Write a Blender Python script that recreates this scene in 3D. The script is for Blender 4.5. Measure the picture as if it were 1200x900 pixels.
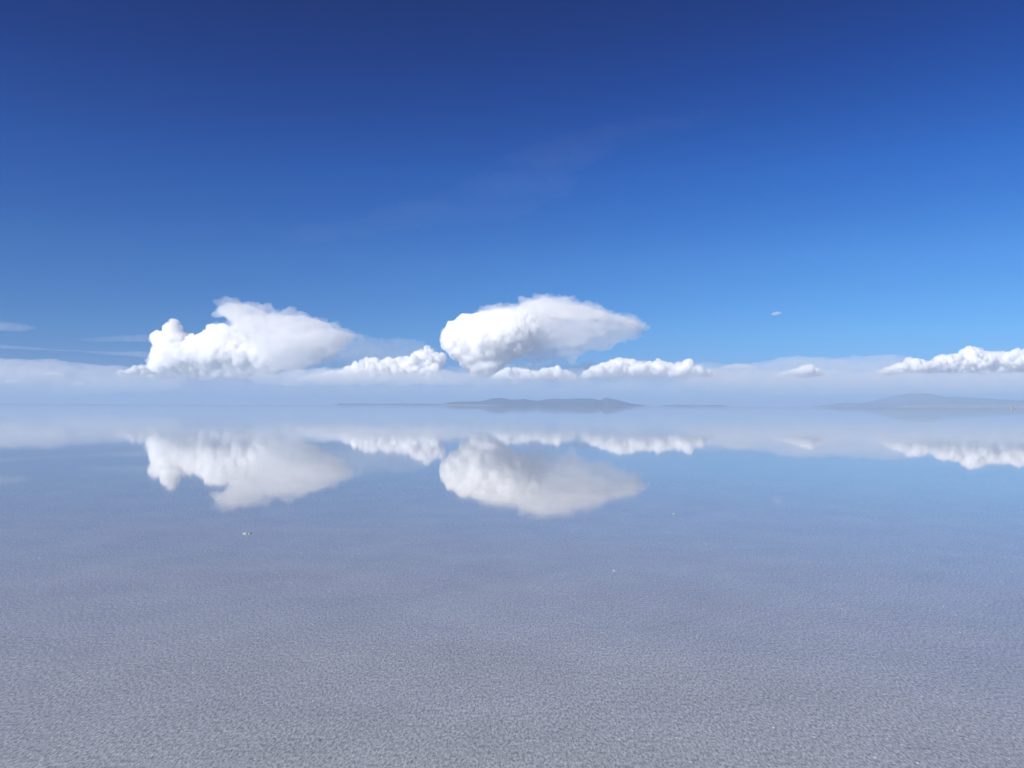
import bpy, bmesh, math, random
import numpy as np
from mathutils import Vector, Matrix, noise

# ------------------------------------------------------------------ scene, camera, sky, sun
for o in list(bpy.data.objects):
    bpy.data.objects.remove(o)
scene = bpy.context.scene
col = scene.collection
R = math.radians

W0, H0, F = 1200.0, 900.0, 968.0          # frame of the photograph, focal length in its pixels
CAM_H = 1.55
PITCH, ROLL = 1.49, -0.25
cd = bpy.data.cameras.new('camera')
cd.sensor_width = 36.0
cd.lens = F / W0 * 36.0
cd.clip_start, cd.clip_end = 0.05, 600000.0
cam = bpy.data.objects.new('camera', cd)
col.objects.link(cam)
cam.location = (0, 0, CAM_H)
cam.matrix_world = (Matrix.Translation((0, 0, CAM_H)) @ Matrix.Rotation(R(90 + PITCH), 4, 'X')
                    @ Matrix.Rotation(R(-ROLL), 4, 'Z'))
scene.camera = cam

SUN_EL, SUN_AZ = 31.0, -134.0              # azimuth from the view direction, minus = left
SUN_E = 5.0
sd = Vector((math.sin(R(SUN_AZ)) * math.cos(R(SUN_EL)), math.cos(R(SUN_AZ)) * math.cos(R(SUN_EL)), math.sin(R(SUN_EL))))
ld = bpy.data.lights.new('sun', 'SUN')
ld.energy = SUN_E
ld.angle = R(0.53)
ld.color = (1.0, 0.955, 0.87)
sun = bpy.data.objects.new('sun', ld)
col.objects.link(sun)
sun.rotation_euler = (-sd).to_track_quat('-Z', 'Y').to_euler()

world = bpy.data.worlds.new('World')
scene.world = world
world.use_nodes = True
nt = world.node_tree
nt.nodes.clear()
sky = nt.nodes.new('ShaderNodeTexSky')
sky.sky_type = 'NISHITA'
sky.sun_disc = False
sky.sun_elevation = R(SUN_EL)
sky.sun_rotation = R(SUN_AZ)
sky.altitude = 3650
sky.air_density = 1.0
sky.dust_density = 0.1
sky.ozone_density = 2.0
bg = nt.nodes.new('ShaderNodeBackground')
wo = nt.nodes.new('ShaderNodeOutputWorld')
# the phone's strongly saturated rendering of the thin high-altitude air: a response curve per channel of the sky colour
SKY_STR = 0.1
SKY_GAM = (1.80, 1.70, 1.30)
SKY_MUL = (1.0, 1.0, 1.0)
bg.inputs['Strength'].default_value = SKY_STR
sep = nt.nodes.new('ShaderNodeSeparateColor')
com = nt.nodes.new('ShaderNodeCombineColor')
nt.links.new(sky.outputs[0], sep.inputs[0])
for k in range(3):
    pw = nt.nodes.new('ShaderNodeMath'); pw.operation = 'POWER'; pw.inputs[1].default_value = SKY_GAM[k]
    ml = nt.nodes.new('ShaderNodeMath'); ml.operation = 'MULTIPLY'
    ml.inputs[1].default_value = SKY_MUL[k] * 0.1 ** SKY_GAM[k] / 0.1
    nt.links.new(sep.outputs[k], pw.inputs[0]); nt.links.new(pw.outputs[0], ml.inputs[0]); nt.links.new(ml.outputs[0], com.inputs[k])
tc = nt.nodes.new('ShaderNodeTexCoord')
sx = nt.nodes.new('ShaderNodeSeparateXYZ')
rp = nt.nodes.new('ShaderNodeValToRGB')
SKY_RAMP = [(0.0, (0.40, 0.46, 0.86)), (0.045, (0.48, 0.60, 0.86)), (0.084, (0.62, 0.88, 0.99)), (0.17, (0.76, 1.22, 1.22)),
            (0.267, (0.42, 1.22, 1.36)), (0.366, (0.16, 0.85, 1.15)), (0.44, (0.08, 0.65, 0.94)), (0.7, (0.3, 0.7, 1.0))]
SKY_RAMP = [(p_, tuple(v * 0.81 for v in c_)) for p_, c_ in SKY_RAMP]
els = rp.color_ramp.elements
while len(els) < len(SKY_RAMP):
    els.new(0.5)
for e_, (p_, c_) in zip(els, SKY_RAMP):
    e_.position = p_
for e_, (p_, c_) in zip(els, SKY_RAMP):
    e_.color = (c_[0] / 2, c_[1] / 2, c_[2] / 2, 1)
m2 = nt.nodes.new('ShaderNodeMix'); m2.data_type = 'RGBA'; m2.blend_type = 'MULTIPLY'; m2.inputs['Factor'].default_value = 1.0
sc2 = nt.nodes.new('ShaderNodeVectorMath'); sc2.operation = 'SCALE'; sc2.inputs['Scale'].default_value = 2.0
nt.links.new(tc.outputs['Generated'], sx.inputs[0]); nt.links.new(sx.outputs['Z'], rp.inputs[0])
nt.links.new(com.outputs[0], m2.inputs[6]); nt.links.new(rp.outputs[0], m2.inputs[7])
nt.links.new(m2.outputs[2], sc2.inputs[0]); nt.links.new(sc2.outputs[0], bg.inputs['Color'])
nt.links.new(bg.outputs[0], wo.inputs['Surface'])

scene.view_settings.view_transform = 'Standard'
scene.view_settings.look = 'None'
scene.view_settings.exposure = 0.3
scene.view_settings.gamma = 1.0
scene.view_settings.use_curve_mapping = False
cy = scene.cycles
cy.max_bounces = 48
cy.diffuse_bounces = 3
cy.glossy_bounces = 4
cy.transmission_bounces = 4
cy.volume_bounces = 48
cy.transparent_max_bounces = 32
cy.use_denoising = True
cy.sample_clamp_indirect = 6.0

# ------------------------------------------------------------------ helpers
CM = cam.matrix_world.to_3x3()
def at(px, py, dist):
    """point of the place seen at a pixel of the photograph, at that distance in y"""
    d = CM @ Vector(((px - W0 / 2) / F, -(py - H0 / 2) / F, -1.0))
    return Vector((0, 0, CAM_H)) + d * (dist / d.y)

def tag(o, label=None, cat=None, group=None, kind=None):
    for k, v in (('label', label), ('category', cat), ('group', group), ('kind', kind)):
        if v:
            o[k] = v
    return o

def link(name, me, mat=None, parent=None):
    o = bpy.data.objects.new(name, me)
    col.objects.link(o)
    if mat:
        me.materials.append(mat)
    if parent:
        o.parent = parent
    return o

def mesh_np(name, v, f):
    me = bpy.data.meshes.new(name)
    me.from_pydata([tuple(p) for p in v], [], [tuple(q) for q in f])
    me.update()
    return me

def new_mat(name):
    m = bpy.data.materials.new(name)
    m.use_nodes = True
    m.node_tree.nodes.clear()
    return m, m.node_tree.nodes, m.node_tree.links

def N(ns, kind, **kw):
    n = ns.new(kind)
    for k, v in kw.items():
        if k in n.inputs:
            n.inputs[k].default_value = v
        else:
            setattr(n, k, v)
    return n

# ------------------------------------------------------------------ materials
def mat_ground():
    m, ns, ln = new_mat('wet_salt')
    out = N(ns, 'ShaderNodeOutputMaterial')
    geo = N(ns, 'ShaderNodeNewGeometry')
    # grains of the salt crust, a couple of centimetres across
    n1 = N(ns, 'ShaderNodeTexNoise', Scale=78.0, Detail=3.0, Roughness=0.8)
    n2 = N(ns, 'ShaderNodeTexVoronoi', Scale=70.0)
    n3 = N(ns, 'ShaderNodeTexNoise', Scale=1.1, Detail=9.0, Roughness=0.72)
    n4 = N(ns, 'ShaderNodeTexNoise', Scale=0.07, Detail=4.0)
    mp = N(ns, 'ShaderNodeMapping'); mp.inputs['Scale'].default_value = (1.0, 0.38, 1.0)
    ln.new(geo.outputs['Position'], mp.inputs['Vector'])
    for n in (n1, n2):
        ln.new(mp.outputs[0], n.inputs['Vector'])
    for n in (n3, n4):
        ln.new(geo.outputs['Position'], n.inputs['Vector'])
    def rng(n, a, b, c, d):
        r = N(ns, 'ShaderNodeMapRange')
        for k, v in enumerate((a, b, c, d)):
            r.inputs[k + 1].default_value = v
        ln.new(n.outputs['Fac'], r.inputs[0])
        return r
    r1 = rng(n1, 0.34, 0.66, 0.52, 1.48)
    r3 = rng(n3, 0.3, 0.7, 0.90, 1.10)
    r4 = rng(n4, 0.3, 0.7, 0.94, 1.06)
    p = N(ns, 'ShaderNodeMath', operation='MULTIPLY'); ln.new(r1.outputs[0], p.inputs[0]); ln.new(r3.outputs[0], p.inputs[1])
    p2 = N(ns, 'ShaderNodeMath', operation='MULTIPLY'); ln.new(p.outputs[0], p2.inputs[0]); ln.new(r4.outputs[0], p2.inputs[1])
    mulc = N(ns, 'ShaderNodeVectorMath', operation='SCALE')
    mulc.inputs[0].default_value = SALT
    ln.new(p2.outputs[0], mulc.inputs['Scale'])
    bump = N(ns, 'ShaderNodeBump', Strength=0.05, Distance=0.001)
    ln.new(n2.outputs['Distance'], bump.inputs['Height'])
    bs = N(ns, 'ShaderNodeBsdfPrincipled')
    ln.new(mulc.outputs[0], bs.inputs['Base Color'])
    bs.inputs['Roughness'].default_value = 0.8
    bs.inputs['Specular IOR Level'].default_value = 0.0
    bs.inputs['Coat Weight'].default_value = 1.0
    bs.inputs['Coat IOR'].default_value = 1.333
    cr_ = rng(n4, 0.3, 0.7, 0.020, 0.048)          # the film ruffles a little from place to place
    ln.new(cr_.outputs[0], bs.inputs['Coat Roughness'])
    ln.new(bump.outputs[0], bs.inputs['Normal'])
    ln.new(bs.outputs[0], out.inputs['Surface'])
    return m
SALT = (0.330, 0.352, 0.386)

def mat_rock(name, c0, c1, scale):
    m, ns, ln = new_mat(name)
    out = N(ns, 'ShaderNodeOutputMaterial')
    geo = N(ns, 'ShaderNodeNewGeometry')
    n1 = N(ns, 'ShaderNodeTexNoise', Scale=scale, Detail=6.0, Roughness=0.65)
    ln.new(geo.outputs['Position'], n1.inputs['Vector'])
    cr = N(ns, 'ShaderNodeValToRGB')
    cr.color_ramp.elements[0].position = 0.35; cr.color_ramp.elements[1].position = 0.65
    cr.color_ramp.elements[0].color = (*c0, 1); cr.color_ramp.elements[1].color = (*c1, 1)
    ln.new(n1.outputs['Fac'], cr.inputs[0])
    bs = N(ns, 'ShaderNodeBsdfPrincipled', Roughness=0.95)
    bs.inputs['Specular IOR Level'].default_value = 0.1
    ln.new(cr.outputs[0], bs.inputs['Base Color'])
    ln.new(bs.outputs[0], out.inputs['Surface'])
    return m

def mat_cloud(name, density, color=(1, 1, 1), skin=0.02, g=0.0):
    """droplets filling the closed mesh; the skin is the thin scattering film where the droplets begin"""
    m, ns, ln = new_mat(name)
    out = N(ns, 'ShaderNodeOutputMaterial')
    pv = N(ns, 'ShaderNodeVolumeScatter', Density=density, Anisotropy=g)
    pv.inputs['Color'].default_value = (*color, 1)
    ln.new(pv.outputs[0], out.inputs['Volume'])
    tr = N(ns, 'ShaderNodeBsdfTransparent')
    df = N(ns, 'ShaderNodeBsdfDiffuse')
    df.inputs['Color'].default_value = (0.95, 0.95, 0.95, 1)
    mx = N(ns, 'ShaderNodeMixShader'); mx.inputs[0].default_value = skin
    ln.new(tr.outputs[0], mx.inputs[1]); ln.new(df.outputs[0], mx.inputs[2])
    ln.new(mx.outputs[0], out.inputs['Surface'])
    return m

# ------------------------------------------------------------------ ground, haze
M_ground = mat_ground()
gx = [-260000, -60000, -12000, -2500, -500, -120, -40, -16, -8, -4, 0]      # fine near the camera, so that positions on it stay exact
gx = gx + [-v for v in gx[-2::-1]]
gn = len(gx)
me = mesh_np('salt_flat', [(x, y, 0) for y in gx for x in gx],
             [(j * gn + i, j * gn + i + 1, (j + 1) * gn + i + 1, (j + 1) * gn + i) for j in range(gn - 1) for i in range(gn - 1)])
tag(link('salt_flat', me, M_ground), 'flooded white salt flat mirroring the sky', kind='structure')

HAZE_TOP = 520.0
def box(name, x0, x1, y0, y1, z0, z1):
    v = [(x, y, z) for z in (z0, z1) for y in (y0, y1) for x in (x0, x1)]
    f = [(0, 2, 3, 1), (4, 5, 7, 6), (0, 1, 5, 4), (2, 6, 7, 3), (0, 4, 6, 2), (1, 3, 7, 5)]
    return mesh_np(name, v, f)
mh, ns, ln = new_mat('haze')
out = N(ns, 'ShaderNodeOutputMaterial')
pv = N(ns, 'ShaderNodeVolumePrincipled', Density=4.8e-5, Anisotropy=0.0)
pv.inputs['Color'].default_value = (0.50, 0.70, 0.965, 1)
ln.new(pv.outputs[0], out.inputs['Volume'])
hz = link('haze', box('haze', -70000, 70000, -15000, 60000, -1.0, HAZE_TOP), mh)
tag(hz, 'pale blue air over the salt flat towards the horizon', kind='stuff')

# ------------------------------------------------------------------ land on the horizon
def fbm(x, y, z=0.0, o=5):
    return noise.fractal(Vector((x, y, z)), 1.0, 2.0, o)

def ridge(name, prof, dist, depth, mat, nx=240, ny=36, rough=0.16, seed=0.0):
    """hilly land whose skyline follows prof = [(px, py above horizon)...] at that distance"""
    xs = [p[0] for p in prof]; hs = [p[1] for p in prof]
    u = dist / F
    v, f = [], []
    for j in range(ny + 1):
        t = j / ny * 2 - 1
        for i in range(nx + 1):
            px = xs[0] + (xs[-1] - xs[0]) * i / nx
            h = float(np.interp(px, xs, hs)) * u
            X = (px - 600) / F * dist
            cross = max(0.0, 1 - abs(t) ** 1.7)
            nz = fbm(X / (depth * 0.35) + seed, t * 2.2 + seed, seed)
            hh = h * cross * (1 + rough * nz - 0.12 * abs(t) * 2)
            wob = depth * 0.10 * fbm(X / depth * 1.3, seed, t)
            v.append((X, dist + t * depth / 2 * (0.25 + 0.75 * min(1, h / (4 * u))) + wob * (1 - abs(t)), max(hh, 0) - (0.5 if abs(t) > .99 else 0) + 0.3 * (1 - abs(t))))
    for j in range(ny):
        for i in range(nx):
            a = j * (nx + 1) + i
            f.append((a, a + 1, a + nx + 2, a + nx + 1))
    me = mesh_np(name, v, f)
    for p in me.polygons:
        p.use_smooth = True
    return link(name, me, mat)

M_isl = mat_rock('hazed_scrub', (0.07, 0.085, 0.13), (0.12, 0.14, 0.21), 0.006)  # dark scrub tinted blue, some of the distance haze is put into its colour
M_mtn = mat_rock('hazed_rock', (0.18, 0.215, 0.27), (0.23, 0.27, 0.33), 0.0015)  # paler and bluer than bare rock, the colour carries part of the haze
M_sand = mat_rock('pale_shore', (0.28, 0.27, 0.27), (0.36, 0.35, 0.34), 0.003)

isl = ridge('hills', [(514, 0), (519, 1.5), (528, 3.5), (545, 4.2), (560, 5.0), (568, 6.0), (577, 8.4), (584, 9.2), (590, 8.2), (598, 6.6),
                       (607, 7.0), (615, 8.2), (622, 6.6), (630, 5.6), (640, 7.2), (652, 8.6), (660, 8.0), (668, 8.2), (676, 8.6), (684, 8.2),
                       (695, 7.8), (700, 6.6), (704, 6.0), (709, 9.2), (713, 8.6), (722, 7.6), (732, 4.8), (741, 2.6), (752, 1.2), (760, 0)],
            21000, 2400, M_isl, seed=3.1)
tag(isl, 'long low dark island of hills on the horizon under the big central cloud', kind='structure')
l2 = ridge('terrain', [(392, 0), (398, 1.6), (420, 1.7), (450, 1.4), (470, 1.8), (500, 1.6), (520, 1.4), (530, 0)], 24000, 1000, M_isl, nx=90, ny=12, seed=7.7)
tag(l2, 'thin dark strip of far land left of the island', kind='structure')
l3 = ridge('terrain', [(770, 0), (782, 1.3), (800, 1.7), (820, 1.3), (846, 1.6), (856, 0)], 24000, 1000, M_isl, nx=60, ny=12, seed=9.2)
tag(l3, 'thin dark strip of far land right of the island', kind='structure')
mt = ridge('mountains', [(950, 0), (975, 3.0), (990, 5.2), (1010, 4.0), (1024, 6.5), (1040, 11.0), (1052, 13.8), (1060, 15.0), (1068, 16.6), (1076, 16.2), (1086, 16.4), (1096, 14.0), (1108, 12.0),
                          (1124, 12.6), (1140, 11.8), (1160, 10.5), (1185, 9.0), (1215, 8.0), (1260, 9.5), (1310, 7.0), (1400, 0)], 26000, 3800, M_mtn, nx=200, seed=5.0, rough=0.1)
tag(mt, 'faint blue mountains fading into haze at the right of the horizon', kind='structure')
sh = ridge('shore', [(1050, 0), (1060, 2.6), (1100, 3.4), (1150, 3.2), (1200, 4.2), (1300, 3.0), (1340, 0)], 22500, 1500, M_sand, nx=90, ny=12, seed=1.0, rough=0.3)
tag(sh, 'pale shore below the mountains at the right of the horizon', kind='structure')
be = ridge('beach', [(516, 0), (522, 1.0), (545, 1.0), (575, 0.8), (588, 0)], 19600, 250, M_sand, nx=60, ny=8, seed=2.0, rough=0.1)
tag(be, 'bright salt beach at the left foot of the island', kind='structure')

# ------------------------------------------------------------------ clouds
def ico(sub):
    bm = bmesh.new()
    bmesh.ops.create_icosphere(bm, subdivisions=sub, radius=1.0)
    v = np.array([p.co[:] for p in bm.verts]); f = np.array([[q.index for q in p.verts] for p in bm.faces])
    bm.free()
    return v, f
ICO = {1: ico(1), 2: ico(2), 3: ico(3)}

def dist_in(P, poly):
    """signed distance of points to a polygon, positive inside"""
    q = np.array(poly, float); n = len(q)
    d = np.full(len(P), 1e9); ins = np.zeros(len(P), bool)
    for i in range(n):
        a, b = q[i], q[(i + 1) % n]
        ab = b - a; t = np.clip(((P - a) @ ab) / max(ab @ ab, 1e-9), 0, 1)
        d = np.minimum(d, np.hypot(*(P - (a + t[:, None] * ab)).T))
        c = ((a[1] > P[:, 1]) != (b[1] > P[:, 1]))
        with np.errstate(divide='ignore', invalid='ignore'):
            xx = (b[0] - a[0]) * (P[:, 1] - a[1]) / (b[1] - a[1]) + a[0]
        ins ^= c & (P[:, 0] < xx)
    return np.where(ins, d, -d)

def fill(poly, rmin, rmax, deep, rs, cover=1.6, grow=0.0, flat_y=1.0, pw=0.5):
    """blobs filling a cloud whose side view is poly (photo pixels); deep = half depth where it is thickest"""
    q = np.array(poly, float)
    lo, hi = q.min(0), q.max(0)
    out = []
    area = (hi - lo).prod()
    dmax = None
    P = rs.uniform(lo, hi, (6000, 2)); d = dist_in(P, poly); dmax = d.max()
    P, d = P[d > rmin], d[d > rmin]
    used = []
    for p, dd in zip(P, d):
        r = min(dd, rmax)
        if any((p[0] - x) ** 2 + (p[1] - y) ** 2 < (min(r, r2) / cover) ** 2 for x, y, r2 in used):
            continue
        used.append((p[0], p[1], r))
        T = deep * min(1.0, dd / dmax) ** pw
        k = max(1, int(round(T / (rmax * 1.0)))) if T > r else 1
        for j in range(k):
            off = (rs.uniform(-1, 1) * max(0, T - r)) if k > 1 else rs.uniform(-1, 1) * max(0, T - r) * 0.5
            out.append((p[0], p[1], r + grow, (r + grow) * flat_y, off, (r + grow) * 1.15))
        if T > r * 1.6:                                      # towards the viewer, so that the face bulges
            out.append((p[0], p[1], r + grow, (r + grow) * flat_y, -(T - r), (r + grow)))
    return out

def cloud_mesh(name, blobs, dist, voxel=1.0, puff=(0.42, 9, 2), pmax=99.0, flat=None, bill=(0.9, 5.0), wob=(0.8, 12.0), seed=1, stretch=1.0):
    """puff = (size, count, levels) of the cauliflower lumps grown on the blobs; flat = height the base is cut at"""
    rnd = random.Random(seed)
    u = dist / F
    items = []
    for b in blobs:
        px, py, rx, rz, dy, ry = b
        c = at(px, py, dist)
        items.append((np.array((c.x, c.y + dy * u, c.z)), np.array((rx, ry, rz)) * u, 0))
    size, cnt, lev = puff
    k = 0
    while k < len(items):
        c, r, l = items[k]; k += 1
        if l >= lev:
            continue
        n = cnt if l == 0 else max(4, int(cnt * 0.6))
        for q in range(n):
            d = np.array([rnd.gauss(0, 1) for _ in range(3)]); d /= np.linalg.norm(d)
            if d[1] > 0.5:
                d[1] = -d[1]
            s = size * rnd.uniform(0.5, 1.15)
            rr = np.minimum(np.minimum(r, np.min(r) * 1.3) * s, pmax * u)
            items.append((c + d * (r - rr * 0.55), rr, l + 1))
    V, Fc, off = [], [], 0
    for c, r, l in items:
        tv, tf = ICO[3 if l == 0 and r[0] > 5 * u else 2 if l <= 1 else 1]
        V.append(tv * r * (1 if l < 2 else 1.08) + c); Fc.append(tf + off); off += len(tv)
    V = np.vstack(V); Fc = np.vstack(Fc)
    if flat is not None:
        V[:, 2] = np.where(V[:, 2] < flat, flat + (V[:, 2] - flat) * 0.15, V[:, 2])
    cen = (V.max(0) + V.min(0)) / 2
    me = bpy.data.meshes.new(name)
    me.from_pydata((V - cen).tolist(), [], Fc.tolist())
    o = bpy.data.objects.new(name, me)
    col.objects.link(o)
    md = o.modifiers.new('r', 'REMESH'); md.mode = 'VOXEL'; md.voxel_size = voxel * u
    dg = bpy.context.evaluated_depsgraph_get()
    dg.update()
    me2 = bpy.data.meshes.new_from_object(o.evaluated_get(dg))
    bpy.data.objects.remove(o); bpy.data.meshes.remove(me)
    me2.name = name
    n = len(me2.vertices)
    co = np.empty(n * 3); me2.vertices.foreach_get('co', co); co = co.reshape(-1, 3)
    no = np.empty(n * 3); me2.vertex_normals.foreach_get('vector', no); no = no.reshape(-1, 3)
    h = np.zeros(n)
    sv = Vector((seed * 3.7, seed * 1.3, 0))
    for i in range(n):
        p = Vector((co[i][0] / stretch, co[i][1] / stretch, co[i][2])) / u
        v = wob[0] * noise.fractal(p / wob[1] + sv, 0.9, 2.1, 3) if wob[0] else 0.0
        if bill[0]:
            q = p / bill[1] + sv
            v += bill[0] * (abs(noise.noise(q)) * 2 + abs(noise.noise(q * 2.13)) - 0.6)
        h[i] = v
    co += no * (h * u)[:, None]
    me2.vertices.foreach_set('co', co.reshape(-1))
    me2.polygons.foreach_set('use_smooth', [True] * len(me2.polygons))
    me2.update()
    return me2, Vector(cen)

def cloud(name, blobs, dist, mat, parent=None, **kw):
    me, c = cloud_mesh(name, blobs, dist, **kw)
    me.materials.clear()
    o = link(name, me, mat, None)
    o.location = c
    if parent:
        base = parent.location.copy()
        if parent.parent:
            base += parent.parent.location
        o.parent = parent
        o.location = c - base
    return o

def heads(l):
    return [(x, y, r, r, -r * 0.4, r) for x, y, r in l]
def zb(py, d): return at(600, py, d).z
D = 50000.0
U = D / F
M_cum = mat_cloud('cumulus', 1 / (3.0 * U), skin=0.01)
M_anv = mat_cloud('anvil_ice', 1 / (19 * U), skin=0.0)
M_pale = mat_cloud('anvil_left', 1 / (15 * U), skin=0.0)
M_low = mat_cloud('anvil_underside', 1 / (38 * U), skin=0.0)
M_shell = mat_cloud('anvil_fringe', 1 / (32 * U), skin=0.0)
TALL, LOW = 'tall storm clouds over the horizon', 'low cumulus clouds along the horizon'

def soft(parent, poly, dist, seed, deep=22, stretch=2.4, mats=None, wob0=(3.2, 12), wob1=(6.5, 10)):
    """an anvil: an inner body and a thinner, frayed fringe round it"""
    rs = np.random.RandomState(seed)
    m0, m1 = mats or (M_anv, M_shell)
    b0 = fill(poly, 2.5, 10, deep, rs, grow=-2.5, cover=1.4)
    b0 = [b for b in b0 if b[2] > 1.0]
    a0 = cloud('anvil', b0, dist, m0, parent, voxel=1.3, puff=(0.5, 3, 1), bill=(0, 1), wob=wob0, seed=seed, stretch=stretch)
    b1 = fill(poly, 1.5, 11, deep, rs, grow=0.6, cover=1.4)
    cloud('fringe', b1, dist, m1, a0, voxel=1.4, puff=(0.5, 4, 1), bill=(0, 1), wob=wob1, seed=seed + 1, stretch=stretch)
    return a0

# left storm cloud: bright tower, pale anvil
PA = [(160, 434), (176, 428), (179, 414), (183, 405), (177, 398), (178, 391), (188, 391), (196, 386), (200, 377), (205, 373), (211, 378), (214, 388), (222, 393), (236, 392),
      (246, 384), (256, 380), (268, 382), (276, 390), (290, 394), (304, 402), (316, 410), (326, 424), (334, 434), (325, 443), (250, 446), (180, 444)]
A = cloud('storm_cloud', heads([(205, 379, 5.5), (200, 387, 8), (211, 386, 5), (186, 396, 8.5), (193, 402, 10), (184, 418, 7), (181, 426, 6), (250, 388, 8), (262, 387, 8), (236, 398, 7), (226, 400, 7), (280, 400, 9), (296, 410, 9)]) + fill(PA, 2.2, 11, 34, np.random.RandomState(4), cover=1.15, grow=-1.2), D, M_cum, flat=zb(444, D), seed=4, voxel=0.8, puff=(0.5, 8, 2), bill=(1.1, 5.0), wob=(1.6, 12))
tag(A, 'left storm cloud with a small turret and a pale anvil spreading right', 'cloud', TALL)
QA = [(234, 396), (250, 390), (262, 384), (270, 378), (250, 367), (257, 355), (270, 353), (297, 356), (320, 362), (336, 365), (354, 367), (378, 374), (400, 384), (436, 393), (410, 402), (398, 415), (372, 430), (345, 438), (320, 438),
      (296, 420), (284, 402), (262, 404), (240, 404)]
soft(A, QA, D - 500, 9, deep=30, mats=(M_pale, M_shell), wob1=(8.0, 8))
# central storm cloud
PB = [(516, 402), (517, 392), (522, 384), (531, 376), (541, 370), (550, 368), (563, 366), (580, 363), (600, 362), (618, 366), (630, 376), (634, 390), (630, 402), (618, 413), (604, 420),
      (590, 430), (585, 440), (566, 444), (554, 442), (549, 434), (536, 424), (524, 414)]
B = cloud('storm_cloud', heads([(531, 384, 8), (524, 394, 7.5), (545, 378, 9.5), (560, 375, 8), (522, 404, 6), (534, 414, 8), (547, 425, 7), (558, 435, 6.5), (572, 437, 6), (578, 374, 9)]) + fill(PB, 2.2, 12, 40, np.random.RandomState(12), cover=1.15, grow=-1.2), D, M_cum, flat=zb(444, D), seed=12, voxel=0.8, puff=(0.5, 8, 2), bill=(1.1, 5.0), wob=(1.6, 12))
tag(B, 'big central storm cloud with an anvil tapering to a point on the right', 'cloud', TALL)
QB = [(560, 365), (580, 360), (606, 357), (621, 350), (636, 347), (659, 350), (675, 355), (698, 361), (722, 368), (745, 374), (759, 386), (751, 396), (729, 401), (700, 411), (664, 420),
      (630, 426), (600, 424), (585, 400), (580, 375)]
soft(B, QB, D + 600, 19, deep=27, mats=(M_low, M_shell), wob1=(8.0, 8))
QT = [(545, 366), (561, 364), (580, 359), (606, 356), (621, 350), (636, 347), (659, 350), (675, 354), (698, 360), (722, 367), (745, 374), (757, 384), (740, 384), (700, 377), (660, 376), (625, 380), (590, 380)]
soft(B, QT, D + 300, 51, deep=22, wob0=(3.2, 8), wob1=(7.0, 6))

def lumps(prof, base):
    return [(prof[0][0] - 3, base)] + [tuple(p) for p in prof] + [(prof[-1][0] + 3, base)]
D2 = 46000.0
M_cum2 = mat_cloud('cumulus_near', 1 / (1.8 * D2 / F), skin=0.01)
M_wisp = mat_cloud('cloud_wisp', 1 / (13 * D2 / F), skin=0.0)
def wisps(parent, bl, dist, seed, grow=1.2, wob=(2.4, 5), keep=0.55, mat=None):
    """the thin ragged droplets round a cloud's body"""
    rs = np.random.RandomState(seed + 100)
    b2 = [(b[0] + rs.uniform(-1, 1), b[1] + rs.uniform(-0.6, 1.2), b[2] + grow, b[3] + grow * 0.8, b[4], b[5] + grow) for b in bl if rs.rand() < keep]
    return cloud('wisp', b2, dist, mat or M_wisp, parent, voxel=0.9, puff=(0.5, 4, 1), bill=(0, 1), wob=wob, seed=seed + 7, stretch=1.8)
def low(prof, base, seed, label, rmax=6, dist=D2, deep=14):
    rs = np.random.RandomState(seed)
    bl = fill(lumps(prof, base + 2), 1.2, rmax, deep, rs, cover=1.1, grow=-1.8)
    xs, ys = [p[0] for p in prof], [p[1] for p in prof]
    for layer in range(5):                       # heads of the towers, row behind row
        x = xs[0] + rs.uniform(0, 3)
        while x < xs[-1]:
            top = float(np.interp(x, xs, ys)) + 1.2
            h = base - top
            r = min(rs.choice([1.6, 2.4, 3.4, 5.0]) * rs.uniform(0.8, 1.15), max(0.9, h * 0.45))
            drop = (rs.uniform(-0.4, 0.5) * r if layer == 2 else rs.uniform(0.0, 0.6) * h)
            bl.append((x, top + r * 0.6 + drop, r, r, (layer - 2) * deep * 0.45 + rs.uniform(-2, 2), r))
            x += r * rs.uniform(1.0, 2.2)
    bl = [b for b in bl if b[2] > 0.6]
    o = cloud('cumulus_cloud', bl, dist, M_cum2, flat=zb(base, dist), seed=seed,
              voxel=0.55, puff=(0.5, 6, 1), bill=(0.6, 2.4), wob=(0.9, 6))
    wisps(o, bl, dist, seed)
    return tag(o, label, 'cloud', LOW)
def small(prof, base, seed, label, rmax=3):
    pts = lumps(prof, base)
    m = mat_cloud('cloud_puff', 1 / (6 * D2 / F), skin=0.0)
    o = cloud('cumulus_cloud', fill(pts, 0.5, rmax, 6, np.random.RandomState(seed), cover=1.1), D2, m, voxel=0.55, puff=(0.5, 5, 1), bill=(0.4, 2.5), wob=(1.0, 3.5), seed=seed, stretch=1.6)
    return tag(o, label, 'cloud', LOW)
wisps(A, fill(PA, 2.5, 9, 34, np.random.RandomState(61), cover=1.0, grow=-0.5), D, 61, grow=1.0)
wisps(B, fill(PB, 2.5, 9, 40, np.random.RandomState(62), cover=1.0, grow=-0.5), D, 62, grow=1.0)
low([(348, 443), (360, 440), (375, 438), (388, 435), (400, 433), (412, 428), (422, 421), (430, 418), (440, 418), (447, 421), (456, 417), (466, 419), (476, 417), (484, 418), (487, 411), (494, 409), (500, 405),
     (507, 407), (511, 413), (520, 412), (526, 420), (520, 432)], 446, 22, 'lumpy white cumulus rising rightwards between the two storm clouds')
low([(575, 442), (582, 436), (590, 432), (602, 430), (614, 433), (630, 434), (640, 431), (650, 429), (658, 432), (666, 434), (674, 438)], 444, 23, 'low white cumulus under the central anvil and above the island', 4)
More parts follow.
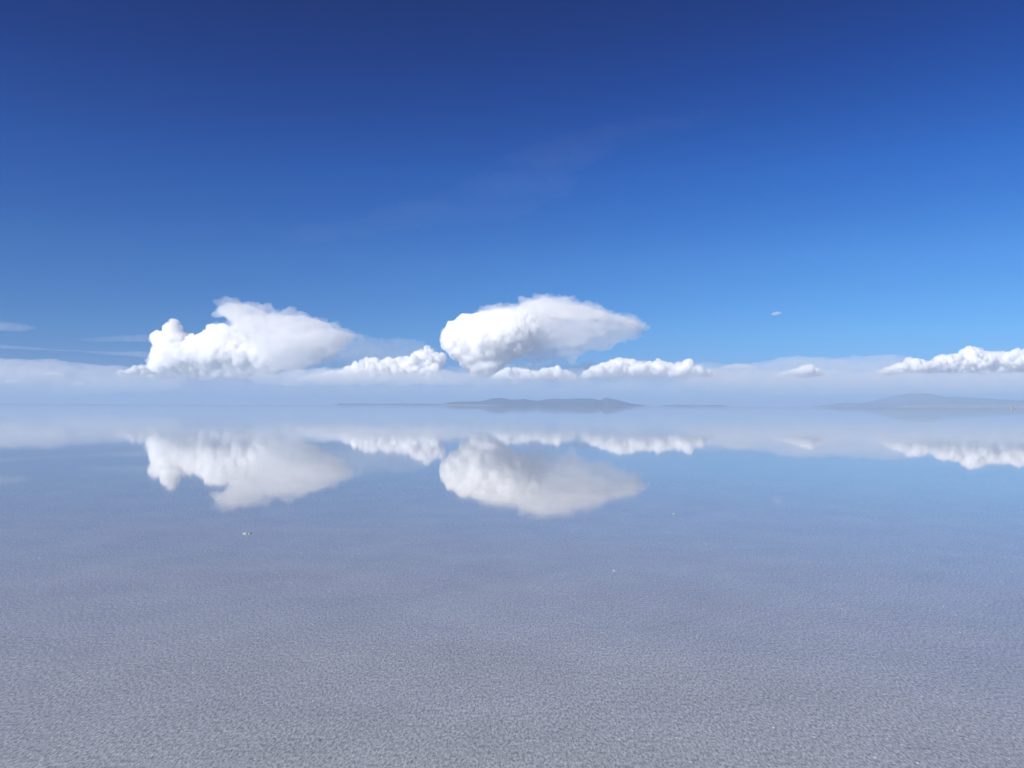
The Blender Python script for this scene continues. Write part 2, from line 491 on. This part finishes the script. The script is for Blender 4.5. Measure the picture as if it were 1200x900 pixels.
low([(682, 437), (690, 433), (700, 427), (712, 422), (722, 419), (730, 418), (740, 420), (750, 424), (760, 424), (770, 421), (780, 423), (790, 427), (800, 424), (808, 423), (814, 428), (822, 431), (836, 436)], 441, 24,
    'white cumulus with a flat base right of the central storm cloud', 5)
low([(1036, 431), (1048, 426), (1060, 422), (1070, 421), (1080, 424), (1092, 422), (1104, 416), (1116, 414), (1126, 411), (1130, 406), (1138, 404), (1146, 407), (1150, 411), (1160, 412), (1166, 410), (1174, 413),
     (1182, 410), (1190, 408), (1200, 410), (1220, 406), (1240, 410), (1262, 408), (1280, 416), (1320, 428)], 437, 25, 'bright cumulus climbing to the right edge of the frame')
low([(910, 439), (918, 435), (930, 433), (940, 429), (947, 427), (954, 430), (958, 435), (966, 437)], 440, 26, 'small bright cumulus lump inside the right cloud bank', 4)

small([(843, 431), (850, 428), (858, 427), (866, 426), (876, 427), (886, 430)], 432, 27, 'thin white cumulus sliver just right of the flat based cumulus', 3)
low([(140, 437), (148, 433), (156, 430), (163, 428), (170, 431), (178, 434)], 440, 28, 'small white cumulus at the left foot of the left storm cloud', 4)
small([(84, 450), (90, 447), (97, 448)], 452, 29, 'tiny pale cumulus lump inside the left cloud bank, nearest the left storm cloud', 3)
small([(4, 447), (10, 444), (18, 443), (24, 447)], 449, 30, 'tiny pale cumulus lump at the very left edge of the frame', 3)
small([(50, 438), (58, 436), (66, 436), (74, 438)], 439.5, 35, 'thin pale cumulus sliver in the upper part of the left cloud bank', 2)

# veils, banks and streaks: thin ice and mist, soft at every edge
def veil(name, poly, dist, mfp, seed, label, cat='cloud', group=None, deep=18, rmin=1.2, rmax=9, voxel=1.3, wob=(2.2, 9), stretch=3.0, flat_y=1.0, cover=1.3):
    m = mat_cloud(name + '_mist', 1 / (mfp * dist / F), skin=0.0)
    o = cloud(name, fill(poly, rmin, rmax, deep, np.random.RandomState(seed), cover=cover, flat_y=flat_y, pw=1.0), dist, m, voxel=voxel, puff=(0.5, 3, 1), bill=(0, 1), wob=wob, seed=seed, stretch=stretch)
    return tag(o, label, cat, group)
BANK = 'pale cloud banks low over the horizon'
veil('cloud_bank', [(-70, 422), (-20, 420), (20, 419), (60, 421), (110, 426), (165, 430), (215, 438), (210, 458), (100, 464), (-70, 464)], 56000, 20, 31,
     'pale grey cloud bank low over the horizon at the left edge', group=BANK, voxel=1.8)
veil('cloud_bank', [(800, 441), (820, 433), (850, 429), (880, 425), (915, 419), (940, 416), (980, 419), (1010, 417), (1040, 415), (1075, 419), (1110, 425), (1270, 424), (1270, 463), (900, 464), (800, 456)], 56000, 23, 32,
     'pale blue cloud bank behind the white cumulus on the right', group=BANK, voxel=1.8)
veil('cloud_bank', [(60, 444), (130, 438), (330, 434), (520, 434), (700, 433), (850, 431), (1000, 434), (1270, 433), (1270, 463), (700, 465), (60, 463)], 43500, 40, 33,
     'long thin mist layer along the flat cloud bases above the island', group=BANK, voxel=1.8, wob=(3, 9))
veil('cloud_bank', [(392, 394), (412, 391), (430, 393), (450, 397), (470, 396), (498, 400), (514, 410), (512, 424), (470, 430), (420, 432), (385, 436), (380, 415)], D + 3000, 60, 34,
     'translucent veil filling the gap between the two storm clouds', group=BANK, wob=(3, 10))
veil('cloud_bank', [(470, 436), (540, 430), (600, 426), (670, 425), (740, 426), (800, 424), (870, 427), (900, 440), (860, 450), (640, 452), (480, 450)], D + 4000, 38, 36,
     'pale mist bank between the central storm cloud and the flat based cumulus, behind both', group=BANK, voxel=1.6, wob=(3, 9))
veil('cloud_bank', [(285, 440), (320, 436), (355, 433), (385, 430), (420, 433), (470, 436), (520, 434), (560, 440), (540, 451), (420, 452), (300, 450)], D - 5000, 24, 37,
     'whitish mist at the foot of the lumpy cumulus between the storm clouds', group=BANK, voxel=1.4, wob=(3, 7))
STREAK = 'thin cirrus streaks in the blue sky'
veil('cirrus_streak', [(-40, 378), (0, 376), (24, 378), (40, 382), (46, 385), (30, 388), (-40, 390)], 58000, 110, 41, 'short pale cirrus patch high at the left edge', group=STREAK, rmin=0.5, rmax=3, voxel=0.8, wob=(1.6, 5), stretch=5)
veil('cirrus_streak', [(-40, 402), (0, 404), (60, 408), (120, 411), (176, 412), (178, 420), (140, 417), (90, 413), (30, 410), (-40, 408)], 58000, 110, 42, 'long thin cirrus streak reaching the left storm cloud', group=STREAK, rmin=0.4, rmax=3, voxel=0.8, wob=(0.8, 6), stretch=6)
veil('cirrus_streak', [(78, 396), (110, 396), (150, 393), (178, 392), (178, 401), (140, 401), (100, 400)], 58000, 150, 43, 'faint upper cirrus streak touching the left storm cloud turret', group=STREAK, rmin=0.5, rmax=4, voxel=0.9, wob=(0.9, 6), stretch=5)
veil('small_cloud', [(902, 368), (906, 365.6), (912, 365.2), (918, 367), (912, 369), (905, 369.6)], 48000, 13, 44, 'tiny lone cloud in clear blue sky right of the centre', rmin=0.4, rmax=2, voxel=0.5, deep=6, wob=(0.7, 3), stretch=1.5)
veil('cirrus_veil', [(300, 275), (360, 262), (430, 250), (500, 232), (540, 215), (555, 195), (600, 176), (660, 160), (740, 142), (850, 118), (870, 126), (800, 152), (730, 172), (680, 205), (650, 236), (600, 256), (530, 264), (440, 276), (350, 288)], 40000, 1900, 45,
     'very faint wisp of cirrus across the deep blue sky above the central storm cloud', rmin=2, rmax=12, voxel=2.2, wob=(9, 18), stretch=4, deep=26)

# ------------------------------------------------------------------ salt crystals, salt chips, the far vehicle
def crystals(n, seed):
    rs = np.random.RandomState(seed)
    base = np.array([(1, 0, 0), (0, 1, 0), (-1, 0, 0), (0, -1, 0), (0, 0, 1)], float)
    fc = np.array([(0, 1, 4), (1, 2, 4), (2, 3, 4), (3, 0, 4)])
    u = rs.uniform(0, 1, n)
    d = np.where(u < 0.25, np.sqrt(rs.uniform(4.0, 25.0, n)), 5.0 * np.exp(rs.uniform(0, 1, n) * math.log(18 / 5.0)))
    x = rs.uniform(-0.78, 0.78, n) * d
    r = 0.0030 + 0.0040 * rs.uniform(0, 1, n) ** 2 + (rs.uniform(0, 1, n) < 0.01) * 0.005
    V = np.repeat(base[None], n, 0)
    V[:, :4, :2] *= rs.uniform(0.7, 1.4, (n, 4, 1))
    V[:, 4, :2] = rs.uniform(-0.5, 0.5, (n, 2))
    V[:, 4, 2] = rs.uniform(0.15, 0.5, n)
    V[:, :4, 2] = -0.15
    a = rs.uniform(0, 6.283, n); c, s_ = np.cos(a)[:, None], np.sin(a)[:, None]
    X = V[:, :, 0] * c - V[:, :, 1] * s_; Y = V[:, :, 0] * s_ + V[:, :, 1] * c
    V[:, :, 0], V[:, :, 1] = X, Y
    V *= r[:, None, None]
    V[:, :, 0] += x[:, None]; V[:, :, 1] += d[:, None]
    Fc = fc[None] + (np.arange(n) * 5)[:, None, None]
    me = bpy.data.meshes.new('salt_crystals')
    me.vertices.add(n * 5); me.vertices.foreach_set('co', V.reshape(-1))
    me.loops.add(n * 12); me.loops.foreach_set('vertex_index', Fc.reshape(-1))
    me.polygons.add(n * 4); me.polygons.foreach_set('loop_start', np.arange(n * 4) * 3)
    me.update(calc_edges=True)
    return me
m, ns, ln = new_mat('salt_crystal')
out = N(ns, 'ShaderNodeOutputMaterial')
bs = N(ns, 'ShaderNodeBsdfPrincipled', Roughness=0.5)
oi = N(ns, 'ShaderNodeNewGeometry')
cr = N(ns, 'ShaderNodeValToRGB')
cr.color_ramp.elements[0].color = (0.24, 0.255, 0.285, 1); cr.color_ramp.elements[1].color = (0.80, 0.81, 0.84, 1)
ln.new(oi.outputs['Random Per Island'], cr.inputs[0]); ln.new(cr.outputs[0], bs.inputs['Base Color'])
bs.inputs['Specular IOR Level'].default_value = 0.25
tl = N(ns, 'ShaderNodeBsdfTranslucent'); ln.new(cr.outputs[0], tl.inputs['Color'])
mxs = N(ns, 'ShaderNodeMixShader'); mxs.inputs[0].default_value = 0.45
ln.new(bs.outputs[0], mxs.inputs[1]); ln.new(tl.outputs[0], mxs.inputs[2])
ln.new(mxs.outputs[0], out.inputs['Surface'])
tag(link('salt_crystals', crystals(120000, 5), m), 'rough grains of salt crust on the near ground', kind='stuff')

m, ns, ln = new_mat('dry_salt')
out = N(ns, 'ShaderNodeOutputMaterial')
bs = N(ns, 'ShaderNodeBsdfPrincipled', Roughness=0.9)
bs.inputs['Base Color'].default_value = (0.30, 0.33, 0.39, 1)
ln.new(bs.outputs[0], out.inputs['Surface'])
M_dry = m
def ground_at(px, py):
    d = CM @ Vector(((px - W0 / 2) / F, -(py - H0 / 2) / F, -1.0))
    return Vector((0, 0, CAM_H)) + d * (-CAM_H / d.z)
def chip(px, py, w, h, seed, label):
    """a flake of dry salt standing out of the water; w, h in photo pixels"""
    p = ground_at(px, py); u = p.y / F
    bm = bmesh.new()
    bmesh.ops.create_icosphere(bm, subdivisions=3, radius=1.0)
    for v in bm.verts:
        k = 1 + 0.35 * noise.fractal(v.co * 1.6 + Vector((seed, 0, 0)), 0.9, 2.0, 3)
        v.co = Vector((v.co.x * w / 2 * u * k, v.co.y * w / 2 * u * 0.7 * k, max(-0.3, v.co.z) * h * u * (0.75 + 0.4 * k)))
    me = bpy.data.meshes.new('salt_chip'); bm.to_mesh(me); bm.free()
    o = link('salt_chip', me, M_dry); o.location = p
    tag(o, label, 'salt chip', 'white salt chips standing out of the shallow water')
chip(289, 625.5, 10, 1.6, 1, 'largest white salt chip, flat and bright, below the reflection of the left storm cloud')
chip(720, 669, 4, 1.3, 2, 'nearer small white salt chip below the reflection of the central storm cloud anvil')
chip(790, 602.5, 4, 1.0, 4, 'small white salt chip right of the reflected anvil tip')

def simple(name, c, r=0.5):
    m, ns, ln = new_mat(name)
    out = N(ns, 'ShaderNodeOutputMaterial'); b = N(ns, 'ShaderNodeBsdfPrincipled', Roughness=r)
    b.inputs['Base Color'].default_value = (*c, 1)
    ln.new(b.outputs[0], out.inputs['Surface'])
    return m
M_wht, M_brn, M_glass, M_tyre = simple('white_paint', (0.55, 0.55, 0.56), 0.5), simple('brown_tarpaulin', (0.24, 0.16, 0.10), 0.9), simple('dark_glass', (0.03, 0.035, 0.04), 0.1), simple('rubber', (0.03, 0.03, 0.03), 0.8)
vp = ground_at(1187.5, 480.6)
vd = 1050.0
vx = (at(1187.5, 478, vd)).x
veh = bpy.data.objects.new('off_road_car', None); col.objects.link(veh); veh.location = (vx, vd, 0)
tag(veh, 'tiny white off-road vehicle with a brown roof load far out near the right edge', 'vehicle')
def prof_mesh(name, pts, y0, y1, mat, bev=0.05):
    bm = bmesh.new()
    a = [bm.verts.new((x, y0, z)) for x, z in pts]; b = [bm.verts.new((x, y1, z)) for x, z in pts]
    n = len(pts)
    bm.faces.new(a[::-1]); bm.faces.new(b)
    for i in range(n):
        bm.faces.new((a[i], a[(i + 1) % n], b[(i + 1) % n], b[i]))
    bmesh.ops.recalc_face_normals(bm, faces=bm.faces)
    if bev:
        bmesh.ops.bevel(bm, geom=bm.edges[:], offset=bev, segments=2, affect='EDGES')
    me = bpy.data.meshes.new(name); bm.to_mesh(me); bm.free()
    return link(name, me, mat, veh)
prof_mesh('body', [(-2.4, .45), (2.3, .45), (2.4, .8), (2.3, 1.1), (1.1, 1.2), (.6, 1.85), (-2.2, 1.9), (-2.4, 1.2)], -.9, .9, M_wht)
prof_mesh('window', [(-2.1, 1.25), (.85, 1.25), (.45, 1.75), (-2.05, 1.8)], -.92, .92, M_glass, 0)
prof_mesh('roof_load', [(-1.9, 1.93), (.3, 1.93), (.2, 2.3), (-.6, 2.55), (-1.7, 2.5)], -.7, .7, M_brn, .08)
for x in (-1.5, 1.5):
    for y in (-.86, .86):
        bm = bmesh.new()
        bmesh.ops.create_cone(bm, cap_ends=True, segments=24, radius1=.4, radius2=.4, depth=.26, matrix=Matrix.Rotation(R(90), 4, 'X'))
        me = bpy.data.meshes.new('wheel'); bm.to_mesh(me); bm.free()
        w = link('wheel', me, M_tyre, veh); w.location = (x, y, .4)
